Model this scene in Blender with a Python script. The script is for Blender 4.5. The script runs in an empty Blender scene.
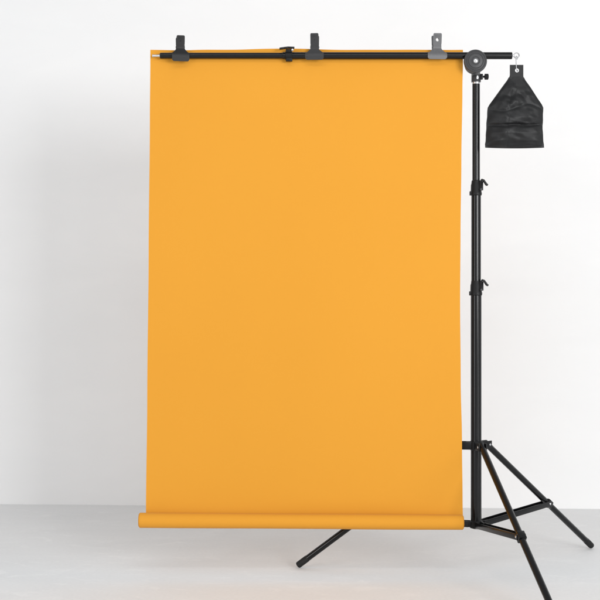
import bpy, bmesh, math, random
from mathutils import Vector, Matrix, noise
random.seed(4)
PI = math.pi
C = bpy.context.scene.collection

# ------------------------------------------------------------------ camera, world, lamps, exposure
F = 1258.0            # focal length measured in pixels of the 600 px photograph
D = 4.193             # camera distance from the mast
XC, ZC = -0.587, 0.913
cd = bpy.data.cameras.new('camera'); cam = bpy.data.objects.new('camera', cd); C.objects.link(cam)
cam.location = (XC, -D, ZC); cam.rotation_euler = (PI/2, 0, 0)
cd.angle = 2*math.atan(300/F); cd.clip_start = 0.05; cd.clip_end = 200
bpy.context.scene.camera = cam

w = bpy.data.worlds.new("World"); bpy.context.scene.world = w; w.use_nodes = True
bg = w.node_tree.nodes['Background']; bg.inputs[0].default_value = (0.962, 0.984, 1.0, 1); bg.inputs[1].default_value = 0.55

def area_lamp(name, loc, target, sx, sy, power, col=(1, 1, 1)):
    l = bpy.data.lights.new(name, 'AREA'); l.shape = 'RECTANGLE'; l.size = sx; l.size_y = sy
    l.energy = power; l.color = col
    o = bpy.data.objects.new(name, l); C.objects.link(o); o.location = loc
    o.rotation_euler = (Vector(target)-Vector(loc)).to_track_quat('-Z', 'Y').to_euler()
area_lamp('key_softbox', (2.25, -5.4, 1.78), (-0.3, 0.8, 0.9), 1.9, 1.6, 197, (0.992, 0.997, 1.0))
area_lamp('overhead_softbox', (-0.6, -3.3, 3.3), (-0.5, 0.0, 0.6), 2.8, 0.5, 28, (0.985, 0.995, 1.0))
area_lamp('fill_softbox', (-3.0, -3.2, 1.25), (-0.2, 0.0, 0.9), 0.8, 2.3, 38, (0.985, 0.99, 1.0))
area_lamp('side_strip', (2.7, -2.3, 1.1), (0.0, 0.0, 0.9), 0.45, 2.1, 17, (0.99, 0.995, 1.0))

vs = bpy.context.scene.view_settings
vs.view_transform = 'Standard'; vs.look = 'None'; vs.exposure = 0.0; vs.gamma = 1.0

# metres from photograph measurements, for something standing at depth y
def mx(px, y=0.0): return XC + (px-300)/F*(D+y)
def mz(py, y=0.0): return ZC + (300-py)/F*(D+y)

# ------------------------------------------------------------------ materials
def mat(name, col, rough=0.5, metal=0.0, spec=0.5):
    m = bpy.data.materials.new(name); m.use_nodes = True
    b = m.node_tree.nodes['Principled BSDF']
    b.inputs['Base Color'].default_value = (*col, 1); b.inputs['Roughness'].default_value = rough
    b.inputs['Metallic'].default_value = metal; b.inputs['Specular IOR Level'].default_value = spec
    return m
def grain(m, scale, rough_amp=0.0, bump=0.0, col_amp=0.0, dist=0.001, stretch=(1, 1, 1), detail=6):
    nt = m.node_tree; N = nt.nodes; L = nt.links; b = N['Principled BSDF']
    tc = N.new('ShaderNodeTexCoord'); mp = N.new('ShaderNodeMapping'); mp.inputs['Scale'].default_value = stretch
    nz = N.new('ShaderNodeTexNoise'); nz.inputs['Scale'].default_value = scale; nz.inputs['Detail'].default_value = detail
    L.new(tc.outputs['Object'], mp.inputs[0]); L.new(mp.outputs[0], nz.inputs['Vector'])
    if rough_amp:
        r0 = b.inputs['Roughness'].default_value
        mr = N.new('ShaderNodeMapRange'); mr.inputs['To Min'].default_value = r0-rough_amp; mr.inputs['To Max'].default_value = r0+rough_amp
        L.new(nz.outputs[0], mr.inputs[0]); L.new(mr.outputs[0], b.inputs['Roughness'])
    if col_amp:
        c = b.inputs['Base Color'].default_value[:3]
        mr = N.new('ShaderNodeMix'); mr.data_type = 'RGBA'
        mr.inputs[6].default_value = (*[k*(1-col_amp) for k in c], 1); mr.inputs[7].default_value = (*[min(1, k*(1+col_amp)) for k in c], 1)
        L.new(nz.outputs[0], mr.inputs[0]); L.new(mr.outputs[2], b.inputs['Base Color'])
    if bump:
        bp = N.new('ShaderNodeBump'); bp.inputs['Strength'].default_value = bump; bp.inputs['Distance'].default_value = dist
        L.new(nz.outputs[0], bp.inputs['Height']); L.new(bp.outputs[0], b.inputs['Normal'])
    return m

M = {}
M['tube'] = grain(mat('black_anodised_tube', (0.0035, 0.0035, 0.004), 0.21, 0, 0.32), 40, 0.0, 0.0, 0.2)
M['plastic'] = grain(mat('black_moulded_plastic', (0.008, 0.008, 0.0085), 0.42, 0, 0.2), 180, 0.08, 0.10, 0.15, 0.0004)
M['cast'] = grain(mat('dark_grey_cast_metal', (0.046, 0.046, 0.048), 0.44, 0.1, 0.3), 160, 0.08, 0.12, 0.15, 0.0004)
M['chrome'] = grain(mat('bright_chromed_steel', (0.66, 0.66, 0.67), 0.24, 1.0), 90, 0.06, 0.03, 0.05)
M['rubber'] = grain(mat('black_rubber', (0.010, 0.010, 0.010), 0.6, 0, 0.3), 120, 0.1, 0.15, 0.2, 0.0005)
M['clip_black'] = grain(mat('black_painted_clip_steel', (0.013, 0.013, 0.014), 0.45, 0, 0.28), 150, 0.08, 0.12, 0.2, 0.0004)
M['clip_dark'] = grain(mat('dark_grey_clip_steel', (0.028, 0.028, 0.029), 0.45, 0, 0.3), 150, 0.08, 0.12, 0.2, 0.0004)
M['clip_grey'] = grain(mat('mid_grey_clip_steel', (0.092, 0.092, 0.096), 0.45, 0.2), 150, 0.08, 0.12, 0.2, 0.0004)

# orange cloth: fine weave plus slow dye variation
def cloth_mat():
    m = mat('orange_matte_cloth', (0.72, 0.325, 0.038), 0.82, 0, 0.2)
    nt = m.node_tree; N = nt.nodes; L = nt.links; b = N['Principled BSDF']
    b.inputs['Sheen Weight'].default_value = 0.05
    tc = N.new('ShaderNodeTexCoord')
    nz = N.new('ShaderNodeTexNoise'); nz.inputs['Scale'].default_value = 2.2; nz.inputs['Detail'].default_value = 4
    L.new(tc.outputs['Object'], nz.inputs['Vector'])
    mr = N.new('ShaderNodeMix'); mr.data_type = 'RGBA'
    mr.inputs[6].default_value = (0.612, 0.266, 0.0245, 1); mr.inputs[7].default_value = (0.634, 0.281, 0.027, 1)
    L.new(nz.outputs[0], mr.inputs[0]); L.new(mr.outputs[2], b.inputs['Base Color'])
    w1 = N.new('ShaderNodeTexWave'); w1.bands_direction = 'X'; w1.inputs['Scale'].default_value = 180
    w2 = N.new('ShaderNodeTexWave'); w2.bands_direction = 'Z'; w2.inputs['Scale'].default_value = 180
    for q in (w1, w2):
        L.new(tc.outputs['Object'], q.inputs['Vector']); q.inputs['Distortion'].default_value = 0.6
    ad = N.new('ShaderNodeMath'); ad.operation = 'ADD'
    L.new(w1.outputs['Fac'], ad.inputs[0]); L.new(w2.outputs['Fac'], ad.inputs[1])
    bp = N.new('ShaderNodeBump'); bp.inputs['Strength'].default_value = 0.12; bp.inputs['Distance'].default_value = 0.0004
    L.new(ad.outputs[0], bp.inputs['Height']); L.new(bp.outputs[0], b.inputs['Normal'])
    return m
M['cloth'] = cloth_mat()

def bag_mat():
    m = mat('black_nylon', (0.006, 0.006, 0.0065), 0.45, 0, 0.32)
    nt = m.node_tree; N = nt.nodes; L = nt.links; b = N['Principled BSDF']
    b.inputs['Sheen Weight'].default_value = 0.06; b.inputs['Sheen Roughness'].default_value = 0.5
    tc = N.new('ShaderNodeTexCoord')
    nz = N.new('ShaderNodeTexNoise'); nz.inputs['Scale'].default_value = 28; nz.inputs['Detail'].default_value = 7; nz.inputs['Distortion'].default_value = 0.8
    w1 = N.new('ShaderNodeTexWave'); w1.bands_direction = 'DIAGONAL'; w1.inputs['Scale'].default_value = 420
    L.new(tc.outputs['Object'], nz.inputs['Vector']); L.new(tc.outputs['Object'], w1.inputs['Vector'])
    b1 = N.new('ShaderNodeBump'); b1.inputs['Strength'].default_value = 0.22; b1.inputs['Distance'].default_value = 0.003
    b2 = N.new('ShaderNodeBump'); b2.inputs['Strength'].default_value = 0.2; b2.inputs['Distance'].default_value = 0.0004
    L.new(nz.outputs[0], b1.inputs['Height']); L.new(w1.outputs['Fac'], b2.inputs['Height'])
    L.new(b1.outputs[0], b2.inputs['Normal']); L.new(b2.outputs[0], b.inputs['Normal'])
    return m
M['nylon'] = bag_mat()

def plaster_mat():
    m = mat('white_painted_plaster', (0.86, 0.86, 0.86), 0.75, 0, 0.3)
    nt = m.node_tree; N = nt.nodes; L = nt.links; b = N['Principled BSDF']
    tc = N.new('ShaderNodeTexCoord')
    mp = N.new('ShaderNodeMapping'); mp.inputs['Scale'].default_value = (1.0, 1.0, 2.6)
    L.new(tc.outputs['Object'], mp.inputs[0])
    n1 = N.new('ShaderNodeTexNoise'); n1.inputs['Scale'].default_value = 2.4; n1.inputs['Detail'].default_value = 8; n1.inputs['Distortion'].default_value = 0.7
    L.new(mp.outputs[0], n1.inputs['Vector'])
    mr = N.new('ShaderNodeMix'); mr.data_type = 'RGBA'
    mr.inputs[6].default_value = (0.825, 0.827, 0.83, 1); mr.inputs[7].default_value = (0.875, 0.875, 0.875, 1)
    L.new(n1.outputs[0], mr.inputs[0]); L.new(mr.outputs[2], b.inputs['Base Color'])
    n2 = N.new('ShaderNodeTexNoise'); n2.inputs['Scale'].default_value = 6; n2.inputs['Detail'].default_value = 9
    L.new(mp.outputs[0], n2.inputs['Vector'])
    bp = N.new('ShaderNodeBump'); bp.inputs['Strength'].default_value = 0.12; bp.inputs['Distance'].default_value = 0.008
    L.new(n2.outputs[0], bp.inputs['Height']); L.new(bp.outputs[0], b.inputs['Normal'])
    return m
M['plaster'] = plaster_mat()

def floor_mat():
    m = mat('pale_grey_screed', (0.70, 0.70, 0.70), 0.7, 0, 0.06)
    nt = m.node_tree; N = nt.nodes; L = nt.links; b = N['Principled BSDF']
    tc = N.new('ShaderNodeTexCoord')
    mp = N.new('ShaderNodeMapping'); mp.inputs['Scale'].default_value = (1.0, 1.7, 1.0); mp.inputs['Rotation'].default_value = (0, 0, 0.25)
    L.new(tc.outputs['Object'], mp.inputs[0])
    n1 = N.new('ShaderNodeTexNoise'); n1.inputs['Scale'].default_value = 2.0; n1.inputs['Detail'].default_value = 9; n1.inputs['Roughness'].default_value = 0.6; n1.inputs['Distortion'].default_value = 1.0
    n2 = N.new('ShaderNodeTexNoise'); n2.inputs['Scale'].default_value = 7; n2.inputs['Detail'].default_value = 8; n2.inputs['Distortion'].default_value = 1.6
    L.new(mp.outputs[0], n1.inputs['Vector']); L.new(mp.outputs[0], n2.inputs['Vector'])
    mr = N.new('ShaderNodeMix'); mr.data_type = 'RGBA'
    r1 = N.new('ShaderNodeValToRGB'); r1.color_ramp.elements[0].position = 0.32; r1.color_ramp.elements[1].position = 0.68
    L.new(n1.outputs[0], r1.inputs[0]); L.new(r1.outputs[0], mr.inputs[0])
    mr.inputs[6].default_value = (0.765, 0.766, 0.768, 1); mr.inputs[7].default_value = (0.795, 0.796, 0.797, 1)
    # pale trowel marks
    r2 = N.new('ShaderNodeValToRGB'); r2.color_ramp.elements[0].position = 0.56; r2.color_ramp.elements[1].position = 0.70
    L.new(n2.outputs[0], r2.inputs[0])
    m2 = N.new('ShaderNodeMix'); m2.data_type = 'RGBA'; m2.inputs[7].default_value = (0.815, 0.815, 0.815, 1)
    L.new(r2.outputs[0], m2.inputs[0]); L.new(mr.outputs[2], m2.inputs[6]); L.new(m2.outputs[2], b.inputs['Base Color'])
    # fine pores and dust
    n3 = N.new('ShaderNodeTexNoise'); n3.inputs['Scale'].default_value = 90; n3.inputs['Detail'].default_value = 6
    L.new(tc.outputs['Object'], n3.inputs['Vector'])
    r3 = N.new('ShaderNodeMapRange'); r3.inputs['To Min'].default_value = 0.93; r3.inputs['To Max'].default_value = 1.05
    L.new(n3.outputs[0], r3.inputs[0])
    m3 = N.new('ShaderNodeMix'); m3.data_type = 'RGBA'; m3.blend_type = 'MULTIPLY'; m3.inputs[0].default_value = 1
    L.new(m2.outputs[2], m3.inputs[6]); L.new(r3.outputs[0], m3.inputs[7]); L.new(m3.outputs[2], b.inputs['Base Color'])
    rr = N.new('ShaderNodeMapRange'); rr.inputs['To Min'].default_value = 0.48; rr.inputs['To Max'].default_value = 0.68
    L.new(n1.outputs[0], rr.inputs[0]); L.new(rr.outputs[0], b.inputs['Roughness'])
    bp = N.new('ShaderNodeBump'); bp.inputs['Strength'].default_value = 0.1; bp.inputs['Distance'].default_value = 0.004
    L.new(n2.outputs[0], bp.inputs['Height']); L.new(bp.outputs[0], b.inputs['Normal'])
    return m
M['screed'] = floor_mat()

# ------------------------------------------------------------------ mesh helpers
def frame(d):
    d = Vector(d).normalized()
    up = Vector((0, 0, 1)) if abs(d.z) < 0.95 else Vector((0, 1, 0))
    a = d.cross(up).normalized(); b = a.cross(d).normalized()
    return d, a, b
def add_lathe(bm, origin, axis, prof, seg=32, closed=True):
    """prof: list of (radius, height along the axis)"""
    o = Vector(origin); d, a, b = frame(axis); rings = []
    for r, h in prof:
        if r < 1e-6: rings.append([bm.verts.new(o+d*h)])
        else: rings.append([bm.verts.new(o+d*h+(a*math.cos(2*PI*k/seg)+b*math.sin(2*PI*k/seg))*r) for k in range(seg)])
    for i in range(len(rings)-1):
        A, B = rings[i], rings[i+1]
        for k in range(seg):
            k2 = (k+1) % seg
            if len(A) == 1 and len(B) == 1: continue
            if len(A) == 1: bm.faces.new((A[0], B[k], B[k2]))
            elif len(B) == 1: bm.faces.new((A[k], B[0], A[k2]))
            else: bm.faces.new((A[k], B[k], B[k2], A[k2]))
    if closed:
        for R in (rings[0], rings[-1]):
            if len(R) > 1: bm.faces.new(R)
def add_tube(bm, p0, p1, r, seg=28, bev=0.0012):
    p0, p1 = Vector(p0), Vector(p1); L = (p1-p0).length
    add_lathe(bm, p0, p1-p0, [(r-bev, 0), (r, bev), (r, L-bev), (r-bev, L)], seg)
def add_sweep(bm, pts, r, seg=10):
    pts = [Vector(p) for p in pts]; n = len(pts); prev = None; rings = []
    for i, p in enumerate(pts):
        t = (pts[min(i+1, n-1)]-pts[max(i-1, 0)]).normalized()
        if prev is None: _, a, _b = frame(t)
        else: a = (prev-t*prev.dot(t)).normalized()
        prev = a; b = t.cross(a)
        rings.append([bm.verts.new(p+(a*math.cos(2*PI*k/seg)+b*math.sin(2*PI*k/seg))*r) for k in range(seg)])
    for A, B in zip(rings, rings[1:]):
        for k in range(seg): bm.faces.new((A[k], B[k], B[(k+1) % seg], A[(k+1) % seg]))
    bm.faces.new(rings[0]); bm.faces.new(rings[-1])
def add_torus(bm, c, nrm, R, r, seg=32, sub=10):
    _, a, b = frame(nrm); d = Vector(nrm).normalized(); c = Vector(c); g = []
    for i in range(seg):
        u = 2*PI*i/seg; e = a*math.cos(u)+b*math.sin(u)
        g.append([bm.verts.new(c+e*(R+r*math.cos(2*PI*k/sub))+d*r*math.sin(2*PI*k/sub)) for k in range(sub)])
    for i in range(seg):
        for k in range(sub):
            bm.faces.new((g[i][k], g[(i+1) % seg][k], g[(i+1) % seg][(k+1) % sub], g[i][(k+1) % sub]))
def add_box(bm, c, size, x_axis=(1, 0, 0), z_axis=(0, 0, 1), bev=0.0015):
    ax = Vector(x_axis).normalized(); az = Vector(z_axis); az = (az-ax*az.dot(ax)).normalized(); ay = az.cross(ax)
    mtx = Matrix.Translation(Vector(c)) @ Matrix((ax, ay, az)).transposed().to_4x4() @ Matrix.Diagonal((*size, 1))
    t = bmesh.new(); bmesh.ops.create_cube(t, size=1, matrix=mtx)
    if bev: bmesh.ops.bevel(t, geom=t.edges[:], offset=bev, segments=2, affect='EDGES', profile=0.6)
    me = bpy.data.meshes.new('t'); t.to_mesh(me); t.free(); bm.from_mesh(me); bpy.data.meshes.remove(me)
def plate(outline, holes, thick, cuts=(), fn=None, bev=0.0004):
    """flat plate in x-z, front at y=-thick/2, with holes; cut at heights so it can be bent by fn(x,y,z)"""
    bm = bmesh.new(); es = []
    for loop in [outline]+holes:
        vsx = [bm.verts.new((x, 0, z)) for x, z in loop]
        es += [bm.edges.new((vsx[i], vsx[(i+1) % len(vsx)])) for i in range(len(vsx))]
    bmesh.ops.triangle_fill(bm, edges=es, use_beauty=True, use_dissolve=False)
    for z in cuts:
        bmesh.ops.bisect_plane(bm, geom=bm.verts[:]+bm.edges[:]+bm.faces[:], plane_co=(0, 0, z), plane_no=(0, 0, 1))
    r = bmesh.ops.extrude_face_region(bm, geom=bm.faces[:])
    for v in r['geom']:
        if isinstance(v, bmesh.types.BMVert): v.co.y += thick
    for v in bm.verts: v.co.y -= thick/2
    bmesh.ops.recalc_face_normals(bm, faces=bm.faces[:])
    if fn:
        for v in bm.verts: v.co = Vector(fn(*v.co))
    return bm
def circle(cx, cz, r, n=20): return [(cx+r*math.cos(2*PI*k/n), cz+r*math.sin(2*PI*k/n)) for k in range(n)]
def obj(name, bm, m, parent=None, angle=35, recalc=True):
    if recalc: bmesh.ops.recalc_face_normals(bm, faces=bm.faces[:])
    me = bpy.data.meshes.new(name)
    for f in bm.faces: f.smooth = True
    bm.to_mesh(me); bm.free(); me.set_sharp_from_angle(angle=math.radians(angle)); me.materials.append(m)
    o = bpy.data.objects.new(name, me); C.objects.link(o)
    if parent is not None:
        o.parent = parent
        # geometry is given in world metres: undo the thing's own placement
        root = parent
        while root.parent: root = root.parent
        if parent is root: o.location = tuple(-k for k in root.location)
    return o
def thing(name, label, cat, loc, group=None):
    o = bpy.data.objects.new(name, None); C.objects.link(o); o.location = loc; o.empty_display_size = 0.05
    o['label'] = label; o['category'] = cat
    if group: o['group'] = group
    return o

# ------------------------------------------------------------------ the setting
WT = math.radians(2.8)      # the wall is not quite square to the camera
WY = 1.368
def wall_y(x): return WY - math.tan(WT)*(x-XC)
bm = bmesh.new()
add = [(-4.5, 0), (4.5, 0)]
f = bm.faces.new([bm.verts.new((x, wall_y(x), z)) for x, z in ((-4.5, -0.02), (4.5, -0.02), (4.5, 3.6), (-4.5, 3.6))])
r = bmesh.ops.extrude_face_region(bm, geom=[f])
for v in r['geom']:
    if isinstance(v, bmesh.types.BMVert): v.co.y += 0.12
o = obj('wall', bm, M['plaster']); o['kind'] = 'structure'
bm = bmesh.new()
bm.faces.new([bm.verts.new((x, y, 0)) for x, y in ((-4.5, -6.0), (4.5, -6.0), (4.5, 1.9), (-4.5, 1.9))])
o = obj('floor', bm, M['screed']); o['kind'] = 'structure'

# ------------------------------------------------------------------ the stand
YB = -0.05                                   # crossbar, clamped to the front of the mast head
ZB = mz(55.7, YB)
stand = thing('backdrop_stand', 'black metal tripod stand with a round swivel head and a long crossbar along its top', 'stand', (0, 0, 0))

Z_LOW, Z_C2, Z_C1, Z_TOP = mz(521), mz(288), mz(188), mz(83)
for z0, z1, r in ((Z_LOW, Z_C2, 0.0178), (Z_C2-0.02, Z_C1, 0.0160), (Z_C1-0.02, Z_TOP+0.01, 0.0126)):
    bm = bmesh.new(); add_tube(bm, (0, 0, z0), (0, 0, z1), r, 40); obj('mast_tube', bm, M['tube'], stand)
bm = bmesh.new(); add_tube(bm, (0, 0, Z_TOP-0.004), (0, 0, Z_TOP+0.003), 0.0138, 40, 0.001); obj('steel_ring', bm, M['chrome'], stand)

# height-locking collars with a flip lever each
for zc, r in ((Z_C1, 0.0185), (Z_C2, 0.0198)):
    h = 0.052; bm = bmesh.new()
    add_lathe(bm, (0, 0, zc-h/2), (0, 0, 1), [(r-0.003, 0), (r, 0.002), (r+0.0008, 0.009), (r-0.0004, 0.012), (r-0.001, 0.036), (r-0.0025, 0.040), (r-0.0035, h-0.002), (r-0.006, h)], 40)
    add_box(bm, (r*0.72, -r*0.62, zc+0.006), (0.013, 0.014, 0.030), (0.72, -0.62, 0), bev=0.002)
    add_box(bm, (-r*1.02, -0.002, zc-0.018), (0.006, 0.012, 0.014), bev=0.0015)
    col = obj('locking_collar', bm, M['plastic'], stand)
    bm = bmesh.new()
    p = [(r*0.75, -r*0.75, zc+0.020), (r*0.95, -r*0.8, zc+0.026), (r+0.004, -r*0.8, zc+0.024), (r+0.009, -r*0.78, zc+0.017), (r+0.013, -r*0.75, zc+0.011), (r+0.016, -r*0.72, zc+0.009)]
    for a, b in zip(p, p[1:]):
        a, b = Vector(a), Vector(b); add_box(bm, (a+b)/2, ((b-a).length+0.004, 0.012, 0.0062), b-a, (0, 0, 1), 0.0015)
    obj('lever', bm, M['plastic'], col)
    bm = bmesh.new(); add_lathe(bm, (r*0.74, -r*0.62-0.008, zc+0.002-0.008), (0, -1, 0), [(0.0042, -0.004), (0.0042, 0.0016), (0.003, 0.0030), (0, 0.0032)], 18)
    obj('screw', bm, M['cast'], col)

# leg hubs, legs, braces
A = [math.radians(a) for a in (41.5, 171.5, 282.5)]
Z_H = mz(445.5); Z_B = mz(523.8)
bm = bmesh.new()
add_lathe(bm, (0, 0, Z_H-0.015), (0, 0, 1), [(0.019, 0), (0.0215, 0.002), (0.0215, 0.026), (0.0195, 0.030)], 40)
for a in A:
    d = Vector((math.cos(a), math.sin(a), 0)); s = Vector((-d.y, d.x, 0))
    for k in (-1, 1): add_box(bm, d*0.040+s*k*0.0125+Vector((0, 0, Z_H)), (0.050, 0.0035, 0.026), d, bev=0.0012)
    add_box(bm, d*0.026+Vector((0, 0, Z_H)), (0.014, 0.023, 0.024), d, bev=0.001)
hub = obj('leg_hub', bm, M['plastic'], stand)
for a in A:
    d = Vector((math.cos(a), math.sin(a), 0)); s = Vector((-d.y, d.x, 0))
    for k in (-1, 1):
        bm = bmesh.new()
        add_lathe(bm, d*0.055+s*k*0.0142+Vector((0, 0, Z_H)), s*k, [(0.0042, -0.001), (0.0042, 0.0012), (0.0028, 0.0026), (0, 0.003)], 16)
        obj('rivet', bm, M['chrome'], hub)
bm = bmesh.new()
add_lathe(bm, (0, 0, Z_B-0.016), (0, 0, 1), [(0.012, 0), (0.0205, 0.003), (0.0215, 0.006), (0.0215, 0.024), (0.0192, 0.027)], 40)
for a in A:
    d = Vector((math.cos(a), math.sin(a), 0)); s = Vector((-d.y, d.x, 0))
    for k in (-1, 1): add_box(bm, d*0.030+s*k*0.0105+Vector((0, 0, Z_B)), (0.034, 0.003, 0.020), d, bev=0.001)
bhub = obj('brace_hub', bm, M['plastic'], stand)
for a in A:
    d = Vector((math.cos(a), math.sin(a), 0)); s = Vector((-d.y, d.x, 0))
    for k in (-1, 1):
        bm = bmesh.new()
        add_lathe(bm, d*0.038+s*k*0.0118+Vector((0, 0, Z_B)), s*k, [(0.0040, -0.001), (0.0040, 0.0012), (0.0026, 0.0024), (0, 0.0028)], 16)
        obj('rivet', bm, M['chrome'], bhub)
FR = 0.56
for a, LEG_R in zip(A, (0.645, 0.600, 0.645)):
    d = Vector((math.cos(a), math.sin(a), 0)); s = Vector((-d.y, d.x, 0))
    p0 = d*0.055+Vector((0, 0, Z_H)); p1 = d*LEG_R+Vector((0, 0, 0.0105)); u = (p1-p0).normalized()
    bm = bmesh.new(); add_tube(bm, p0-u*0.012, p1-u*0.03, 0.0106, 28)
    j = p0+(p1-p0)*FR
    add_box(bm, j, (0.030, 0.0250, 0.0250), u, s, 0.003)
    leg = obj('leg', bm, M['tube'], stand)
    bm = bmesh.new(); L = 0.044
    add_lathe(bm, p1-u*(L-0.003), u, [(0.0106, 0), (0.0114, 0.002), (0.0114, L-0.006), (0.0105, L-0.002), (0.007, L)], 28)
    obj('foot_cap', bm, M['rubber'], leg)
    q0 = d*0.034+Vector((0, 0, Z_B)); q1 = j-d*0.004
    t = (q1-q0).normalized(); nrm = t.cross(s)
    bm = bmesh.new(); ln = (q1-q0).length
    for k in (-1, 1): add_box(bm, (q0+q1)/2+s*k*0.0135, (ln+0.016, 0.0022, 0.019), t, nrm, 0.0008)
    add_box(bm, (q0+q1)/2+nrm*(-0.0078 if nrm.z > 0 else 0.0078), (ln-0.055, 0.0244, 0.0024), t, nrm, 0.0008)
    br = obj('brace', bm, M['tube'], stand)
    for k in (-1, 1):
        bm = bmesh.new()
        add_lathe(bm, q1+s*k*0.0146, s*k, [(0.0042, -0.001), (0.0042, 0.0012), (0.0028, 0.0024), (0, 0.0028)], 16)
        obj('rivet', bm, M['chrome'], br)

# swivel head
xd, zd = mx(475.4, -0.075), mz(61.2, -0.075)
bm = bmesh.new()
add_lathe(bm, (0, 0, Z_TOP+0.002), (0, 0, 1), [(0.0145, 0), (0.0158, 0.0015), (0.0158, 0.026), (0.0135, 0.030), (0.0135, 0.04)], 36)
add_box(bm, (-0.003, -0.012, Z_TOP+0.036), (0.024, 0.040, 0.03), bev=0.004)
add_lathe(bm, (xd+0.004, -0.006, zd), (0, -1, 0), [(0.022, 0), (0.030, 0.002), (0.032, 0.006), (0.032, 0.022), (0.030, 0.025), (0.028, 0.029)], 64)
head = obj('swivel_head', bm, M['cast'], stand)
bm = bmesh.new()
add_lathe(bm, (xd, -0.0645, zd), (0, -1, 0), [(0.0300, 0), (0.0350, 0.0015), (0.0378, 0.004), (0.0378, 0.0125), (0.0360, 0.0155), (0.0325, 0.0168), (0.0312, 0.0150), (0.0298, 0.0150), (0.0284, 0.0168), (0.0262, 0.0172), (0.0250, 0.0155), (0.0238, 0.0155), (0.0226, 0.0176), (0.014, 0.0186), (0.0128, 0.0170), (0.0112, 0.0170), (0.0104, 0.0190), (0.0, 0.0192)], 72)
obj('clutch_disc', bm, M['cast'], head, 25)
bm = bmesh.new()
add_lathe(bm, (xd, -0.0830, zd), (0, -1, 0), [(0.0075, 0), (0.0075, 0.0018), (0.0055, 0.0036), (0.0032, 0.0042), (0, 0.0040)], 24)
obj('axle_bolt', bm, M['chrome'], head)
bm = bmesh.new()
add_lathe(bm, (xd, -0.034, zd), (0, -1, 0), [(0.029, 0), (0.029, 0.0306)], 48)
obj('bar_clamp', bm, M['plastic'], head)
bm = bmesh.new()
kz = mz(77)
add_tube(bm, (0.012, -0.004, kz), (0.030, -0.006, kz), 0.0036, 16, 0.0004)
add_box(bm, (0.0175, -0.004, kz), (0.008, 0.014, 0.018), bev=0.0015)
t = bmesh.new()
for k in range(9):
    e = 2*PI*k/9
    add_tube(bm, (0.0275, -0.006+math.cos(e)*0.0072, kz+math.sin(e)*0.0072), (0.0395, -0.006+math.cos(e)*0.0072, kz+math.sin(e)*0.0072), 0.0028, 10, 0.0006)
add_lathe(bm, (0.0268, -0.006, kz), (1, 0, 0), [(0.006, 0), (0.0086, 0.001), (0.0086, 0.0115), (0.0065, 0.0135), (0.0, 0.0138)], 24)
t.free()
obj('locking_knob', bm, M['plastic'], head)
bm = bmesh.new(); add_box(bm, (0.001, -0.0170, Z_TOP+0.019), (0.0065, 0.004, 0.017), bev=0.001)
obj('index_plate', bm, M['chrome'], head)

# crossbar: thin inner tube on the left, sliding in a thicker outer tube
XL, XJ, XR = mx(160, YB), mx(288.5, YB), mx(512, YB)
bm = bmesh.new()
add_tube(bm, (XJ-0.02, YB, ZB), (XR, YB, ZB), 0.0116, 36)
bar = obj('crossbar', bm, M['tube'], stand)
bm = bmesh.new(); add_tube(bm, (XL, YB, ZB), (XJ, YB, ZB), 0.0098, 36)
obj('inner_tube', bm, M['tube'], bar)
bm = bmesh.new()
add_lathe(bm, (XL+0.004, YB, ZB-0.0005), (-1, 0, 0), [(0.0055, 0), (0.0055, 0.005), (0.0042, 0.0055), (0.0042, 0.024), (0.0052, 0.0245), (0.0050, 0.029), (0, 0.030)], 24)
obj('spigot', bm, M['chrome'], bar)
bm = bmesh.new()
add_lathe(bm, (XJ-0.011, YB, ZB), (1, 0, 0), [(0.0118, 0), (0.0142, 0.0015), (0.0148, 0.0215), (0.0128, 0.024)], 36)
add_box(bm, (XJ+0.002, YB-0.004, ZB-0.0145), (0.022, 0.016, 0.011), bev=0.003)
add_box(bm, (XJ+0.001, YB-0.003, ZB+0.0155), (0.020, 0.014, 0.010), bev=0.002)
jc = obj('joint_clamp', bm, M['plastic'], stand)
bm = bmesh.new()
lp = [(XJ+0.018, YB-0.010, ZB+0.024), (XJ-0.002, YB-0.011, ZB+0.0245), (XJ-0.016, YB-0.012, ZB+0.0225), (XJ-0.028, YB-0.013, ZB+0.0205)]
for a, b in zip(lp, lp[1:]):
    a, b = Vector(a), Vector(b); add_box(bm, (a+b)/2, ((b-a).length+0.003, 0.013, 0.0056), b-a, (0, 0, 1), 0.0014)
obj('lever', bm, M['plastic'], jc)
bm = bmesh.new(); add_lathe(bm, (XJ+0.013, YB-0.0145, ZB+0.0165), (0, -1, 0), [(0.0042, -0.002), (0.0042, 0.0012), (0.003, 0.0026), (0, 0.003)], 18)
obj('screw', bm, M['chrome'], jc)

# eye bolt in the bar's end, and a hook in it that carries the bag
bm = bmesh.new()
add_lathe(bm, (XR-0.004, YB, ZB), (1, 0, 0), [(0.0040, 0), (0.0040, 0.0055), (0.0026, 0.0065), (0.0026, 0.0095)], 18)
ring_c = Vector((XR+0.0148, YB, ZB+0.0005))
add_torus(bm, ring_c, (0.15, 1, 0), 0.0085, 0.0019, 36)
eye = obj('eye_bolt', bm, M['chrome'], stand)
Z_GROM = mz(70.6, YB)
bm = bmesh.new()
hx = ring_c.x+0.0002; zt = ring_c.z-0.0085
pts = []
top_c = Vector((hx, YB, zt+0.0010))
for k in range(0, 15):     # upper crook over the ring
    e = -0.9+k/14*(PI+0.9+0.2); pts.append(top_c+Vector((math.cos(e)*0.0030, math.cos(e)*0.0036, math.sin(e)*0.0052)))
low_c = Vector((hx+0.002, YB, Z_GROM+0.0028))
for k in range(0, 15):     # lower crook through the grommet
    e = PI+k/14*(PI+0.7); pts.append(low_c+Vector((math.cos(e)*0.0030, math.cos(e)*0.0042, math.sin(e)*0.0046)))
add_sweep(bm, pts, 0.0016, 10)
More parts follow.
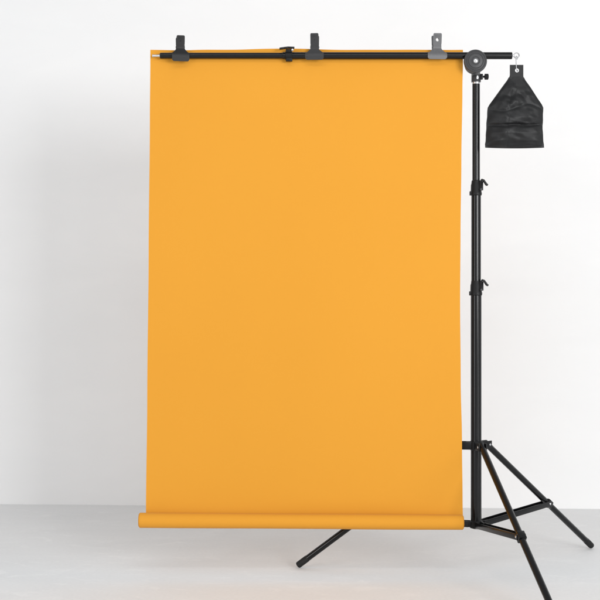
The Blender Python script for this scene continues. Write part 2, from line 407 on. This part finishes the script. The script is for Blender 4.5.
obj('hook', bm, M['chrome'], eye)

# ------------------------------------------------------------------ the sandbag
bagx = mx(516.5, YB)
bag = thing('sandbag', 'black nylon counterweight sandbag hanging from the hook at the right end of the crossbar', 'sandbag', (bagx, YB, mz(147, YB)))
B = lambda px: mx(px, YB)
Zb = lambda py: mz(py, YB)
prof = [  # py, left px, right px, half thickness
    (75.5, 509.6, 523.3, 0.0026), (78.5, 509.0, 523.6, 0.0042), (88, 502.0, 530.5, 0.0090), (98, 494.8, 536.8, 0.0140), (104, 490.4, 541.0, 0.0165),
    (107.2, 488.2, 542.9, 0.0180), (110, 487.9, 542.8, 0.0200), (118, 487.3, 542.5, 0.0240), (123.5, 486.9, 542.3, 0.0235), (125.2, 486.8, 542.2, 0.0215), (127, 486.7, 542.2, 0.0255),
    (134, 486.4, 542.4, 0.0300), (141, 485.9, 543.0, 0.0265), (145, 485.5, 543.5, 0.0150), (147.3, 485.6, 543.6, 0.0022)]
def lerp_prof(t):
    x = t
    for a, b in zip(prof, prof[1:]):
        if a[0] <= x <= b[0]:
            f_ = (x-a[0])/(b[0]-a[0]); return [a[i]+(b[i]-a[i])*f_ for i in range(4)]
    return list(prof[-1])
bm = bmesh.new(); NX, NZ = 70, 150; sides = {}
for sgn in (-1, 1):
    for j in range(NZ+1):
        py = prof[0][0]+(prof[-1][0]-prof[0][0])*j/NZ
        _, l, r, h = lerp_prof(py)
        l += 0.16*math.sin(py*0.55)*(py > 108); r += 0.16*math.sin(py*0.47+1.3)*(py > 108)
        for i in range(NX+1):
            u = i/NX; e = 1-abs(2*u-1)**4.0
            x = B(l+(r-l)*u); z = Zb(py)
            if sgn == 1 and (i in (0, NX) or j in (0, NZ)):
                sides[(1, i, j)] = sides[(-1, i, j)]; continue
            # lower seam droops a little between the corners
            z -= 0.0022*math.sin(PI*u)*max(0, (py-138)/9)
            y = h*e
            wgt = e*min(1, (py-75)/18)
            y += wgt*(0.0105*noise.noise((x*17+sgn*7, z*24, 3.1))+0.0036*noise.noise((x*38+z*20, z*60+sgn*5, 8.7)))
            # diagonal pulls running from the tab to the shoulders, and slack folds across the waist
            y += wgt*0.0016*math.sin((x-bagx)*190*(1 if x > bagx else -1)+z*120)*max(0, 1-abs(py-98)/22)
            cr = 125.2+2.2*noise.noise((x*18, 0.3, 4.4))+0.9*math.sin(u*5)
            y -= wgt*0.0062*math.exp(-((py-cr)/1.5)**2)
            fo = 108.5+3.0*math.sin(u*6.0+0.5)+2.0*noise.noise((x*22, 1.3, 2.4))
            y -= wgt*0.0050*math.exp(-((py-fo)/1.8)**2)*(0.4+0.6*abs(2*u-1))
            # stitched seam down the front
            y -= e*0.0014*math.exp(-((u-0.36)/0.012)**2)*(py > 90)
            sides[(sgn, i, j)] = bm.verts.new((x, YB+sgn*max(y, 0.0012), z))
for sgn in (-1, 1):
    for j in range(NZ):
        for i in range(NX):
            q = [sides[(sgn, i, j)], sides[(sgn, i+1, j)], sides[(sgn, i+1, j+1)], sides[(sgn, i, j+1)]]
            bm.faces.new(q if sgn == -1 else q[::-1])
bmesh.ops.holes_fill(bm, edges=[e for e in bm.edges if e.is_boundary])
bag_body = obj('bag_body', bm, M['nylon'], bag, 80)
# bound edge (piping) round the outside
bm = bmesh.new(); pts = []
for k in range(24):
    q = 77.5+(147.3-77.5)*k/23; pr = lerp_prof(q); pts.append((B(pr[1]+0.16*math.sin(q*0.55)*(q > 108)), YB, Zb(q)))
pts += [(B(485.6+58*k/20), YB, Zb(147.3)-0.0022*math.sin(PI*k/20)) for k in range(1, 20)]
for k in reversed(range(24)):
    q = 77.5+(147.3-77.5)*k/23; pr = lerp_prof(q); pts.append((B(pr[2]+0.16*math.sin(q*0.47+1.3)*(q > 108)), YB, Zb(q)))
add_sweep(bm, pts, 0.0016, 8)
obj('edge_binding', bm, M['rubber'], bag_body)
tl, tr, tt, tb = B(509.9), B(523.2), Zb(65.0), Zb(80.5)
gx = (tl+tr)/2+0.0006
bm = plate([(tl, tt), (tl, tb), (tr, tb), (tr, tt)], [circle(gx, Z_GROM, 0.0044)], 0.0060)
for v in bm.verts: v.co.y += YB
for z in (tt-0.0012, tb+0.004): add_box(bm, ((tl+tr)/2, YB, z), (tr-tl-0.002, 0.0078, 0.0022), bev=0.0008)
tab = obj('hanging_tab', bm, M['nylon'], bag)
bm = bmesh.new()
add_lathe(bm, (gx, YB+0.0036, Z_GROM), (0, -1, 0), [(0.0044, 0), (0.0070, 0), (0.0070, 0.0072-0.001), (0.0060, 0.0080), (0.0048, 0.0080), (0.0040, 0.0068), (0.0040, 0.0004), (0.0044, 0)], 32, closed=False)
obj('grommet', bm, M['chrome'], tab)

# ------------------------------------------------------------------ the orange backdrop
YS = YB+0.0150
xl_top, xr_top = mx(150.3, YS), mx(462.3, YS)
backdrop = thing('backdrop', 'plain orange cloth backdrop clipped along the crossbar with its lower end rolled up', 'backdrop', ((xl_top+xr_top)/2, YS, mz(528, YS)))
LE = [(48, 150.3), (60, 150.3), (120, 149.8), (250, 148.6), (400, 147.2), (512, 146.0), (540, 145.8)]
RE = [(48, 463.0), (60, 463.0), (90, 462.4), (160, 461.4), (230, 460.6), (300, 460.2), (380, 460.9), (440, 462.2), (500, 462.9), (540, 463.2)]
def interp(T, t):
    if t <= T[0][0]: return T[0][1]
    for a, b in zip(T, T[1:]):
        if t <= b[0]:
            s = (t-a[0])/(b[0]-a[0]); s = s*s*(3-2*s); return a[1]+(b[1]-a[1])*s
    return T[-1][1]
def sheet_y(x, z, t):      # t runs 0 at the bar to 1 at the roll
    u = (x-xl_top)/(xr_top-xl_top)
    y = 0.0030*noise.noise((x*2.2, z*0.8, 1.7))+0.0010*noise.noise((x*6, z*1.5, 5.2))
    y += 0.0055*t*math.sin(u*PI*2.2+0.4)+0.0016*math.sin(u*PI*7.3+z*1.1)*noise.noise((x*1.3, z*0.9, 9.1))
    y += 0.0040*t*t*((abs(2*u-1))**6)*(1 if u > 0.5 else -0.6)       # the cut edges curl slightly
    y += 0.0022*math.exp(-t*9)*math.sin(u*PI*5.2)                      # sag between the clips
    for pc in (179.7, 314.8, 437.3):                                    # short pulls fanning out below each clip
        dx = x-mx(pc, YB); r_ = math.hypot(dx, t*1.55)+0.02
        y -= 0.0016*math.exp(-((t*1.55-0.03)/0.07)**2)*math.cos(math.atan2(dx, t*1.55+0.012)*6)*math.exp(-abs(dx)/0.06)
    return y*min(1, t*12+0.05)
NX, NZ = 110, 150
ytop, ybot = 49.8, 520.5
bm = bmesh.new(); g = []
for j in range(NZ+1):
    py = ytop+(ybot-ytop)*j/NZ; row = []
    t = max(0, (py-56)/(ybot-56))
    for i in range(NX+1):
        u = i/NX
        x = mx(interp(LE, py)+(interp(RE, py)-interp(LE, py))*u, YS)
        z = mz(py+1.3*u*t, YS)
        if py < 54:
            k = (54-py)/4.2; z += k*(0.0042*math.exp(-((u-0.42)/0.12)**2)+0.0012*noise.noise((u*9, 2.0, 0))-0.0016*math.exp(-((u-0.1)/0.05)**2))
        bot = max(0, (py-500)/20.5)
        row.append(bm.verts.new((x, YS+sheet_y(x, z, t)*(1-bot), z)))
    g.append(row)
for j in range(NZ):
    for i in range(NX): bm.faces.new((g[j][i], g[j+1][i], g[j+1][i+1], g[j][i+1]))
# gentle thickness
r = bmesh.ops.extrude_face_region(bm, geom=bm.faces[:])
for v in r['geom']:
    if isinstance(v, bmesh.types.BMVert): v.co.y += 0.0012
obj('hanging_sheet', bm, M['cloth'], backdrop, 50)
# rolled lower end: spiral of cloth round a card core, slightly telescoped to the left
RR = 0.0255
zr0, zr1 = mz(520.1, YS-RR), mz(522.2, YS-RR)
x0, x1 = mx(139.5, YS-RR), mx(462.9, YS-RR)
bm = bmesh.new(); TURN = 4.0; NS = 220; NXR = 60; g = []
for i in range(NXR+1):
    u = i/NXR; row = []
    for k in range(NS+1):
        s = k/NS; e = -s*TURN*2*PI            # from the back of the roll, under it and round
        rad = RR-s*TURN*0.0017
        wob = 0.0004*noise.noise((u*7, s*3, 2.2))+0.00035*math.sin(u*9+1)
        tele = 0.0016*math.sin(s*TURN*1.9)*(1 if u < 0.5 else -1)*abs(2*u-1)**20
        xx = x0+(x1-x0)*u+tele
        row.append(bm.verts.new((xx, YS-RR+math.cos(e)*(rad+wob)-0.0004, zr0+(zr1-zr0)*u+math.sin(e)*(rad+wob))))
    g.append(row)
for i in range(NXR):
    for k in range(NS): bm.faces.new((g[i][k], g[i][k+1], g[i+1][k+1], g[i+1][k]))
roll = obj('rolled_end', bm, M['cloth'], backdrop, 60)
bm = bmesh.new()
def core(bm):
    d = Vector((x1-x0-0.008, 0, zr1-zr0)); o_ = Vector((x0+0.004, YS-RR, zr0)); L = d.length
    add_lathe(bm, o_, d, [(0.0145, 0), (0.0165, 0), (0.0165, L), (0.0145, L), (0.0145, 0)], 32, closed=False)
core(bm)
M['card'] = grain(mat('brown_card', (0.32, 0.22, 0.13), 0.8), 80, 0.05, 0.1, 0.2)
obj('card_core', bm, M['card'], roll)

# ------------------------------------------------------------------ spring clips gripping the crossbar
def make_clip(label, m, px, top_py, jaw_py, hw_top, hw_jaw, turn, hole_r, group, tilt=0.0):
    """two sprung T-shaped plates: hole in the handle, wide jaw over the bar"""
    xk = mx(px, YB-0.02); zt = mz(top_py, YB-0.02)-ZB; zj = mz(jaw_py, YB-0.02)-ZB
    t = thing('spring_clip', label, 'clip', (xk, YB, ZB), group)
    t.rotation_euler = (0, tilt, turn)
    zn = 0.0235                                       # neck height above the bar's axis
    a, b = hw_top, hw_jaw
    half = [(b*0.80, zj), (b*0.92, zj+0.0022), (b, zj+0.0062), (b, 0.0045), (b*0.95, 0.0068), (b*0.80, 0.0098), (a*1.42, 0.0142), (a*1.12, 0.0185), (a*0.97, zn), (a*0.93, zn+0.006), (a, zn+0.014), (a, zt-0.005), (a*0.95, zt-0.0018), (a*0.80, zt)]
    ol = half+[(-x, z) for x, z in reversed(half)]
    hz = zt-(zt-zn)*0.44
    cuts = [zn+0.010, zn+0.004, zn-0.002, 0.014, 0.008, 0.002, -0.004, -0.008]
    back = 0.0225+abs(math.sin(turn))*b*0.9
    def bent(sgn):
        def f(x, y, z):
            base = 0.0150+abs(math.sin(turn))*b*0.9 if sgn < 0 else back
            if z > zn: off = 0.0095+(z-zn)*0.24          # handles splay apart towards the top
            elif z > 0: off = 0.0095+(base-0.0095)*((zn-z)/zn)**1.3
            else: off = base-(-z)*0.12
            return (x, sgn*off+y, z)
        return f
    for nm, sgn in (('front_plate', -1), ('rear_plate', 1)):
        bm = plate(ol, [circle(0, hz, hole_r, 24)] if sgn < 0 else [circle(0, hz+(0.0055 if hole_r > 0.004 else 0), hole_r*(1.75 if hole_r > 0.004 else 1), 24)], 0.0022, cuts, bent(sgn))
        me_o = obj(nm, bm, m, None, 30); me_o.parent = t
        if sgn < 0: front = me_o
    # raised thumb ribs on the front handle
    bm = bmesh.new()
    for k in range(3):
        z = zt-0.0055-k*0.0032
        add_box(bm, (0, -(0.0095+(z-zn)*0.24)-0.0012, z), (a*1.25, 0.0016, 0.0014), (1, 0, 0), (0, -0.24, 1), 0.0004)
    q = obj('thumb_rib', bm, m); q.parent = front
    # pivot pin and coil spring between the plates
    bm = bmesh.new()
    add_tube(bm, (-a*1.12, 0.0015, zn+0.0045), (a*1.12, 0.0015, zn+0.0045), 0.0020, 14, 0.0003)
    q = obj('pivot_pin', bm, M['cast']); q.parent = t
    bm = bmesh.new()
    add_sweep(bm, [(-a*0.62+a*1.24*k/90, 0.0015+math.cos(k*0.42)*0.0048, zn+0.0045+math.sin(k*0.42)*0.0048) for k in range(91)], 0.0009, 7)
    q = obj('coil_spring', bm, M['chrome']); q.parent = t
    # ears that carry the pin
    for s in (-1, 1):
        bm = bmesh.new(); add_box(bm, (s*a*0.98, 0.0015, zn+0.0045), (0.0016, 0.019, 0.010), bev=0.0005)
        q = obj('ear', bm, m); q.parent = t
    return t
G = 'spring clips along the crossbar'
make_clip('black spring clip near the backdrop\'s top left corner, turned slightly to one side', M['clip_black'], 179.7, 35.2, 61.0, 0.0135, 0.0285, math.radians(10), 0.0022, G)
make_clip('dark grey spring clip beside the joint clamp, halfway along the crossbar', M['clip_dark'], 314.8, 33.2, 59.4, 0.0135, 0.0305, math.radians(-4), 0.0030, G)
make_clip('lighter grey spring clip with white showing through its hole, next to the swivel head', M['clip_grey'], 437.3, 33.2, 58.8, 0.0140, 0.0320, math.radians(3), 0.0052, G)
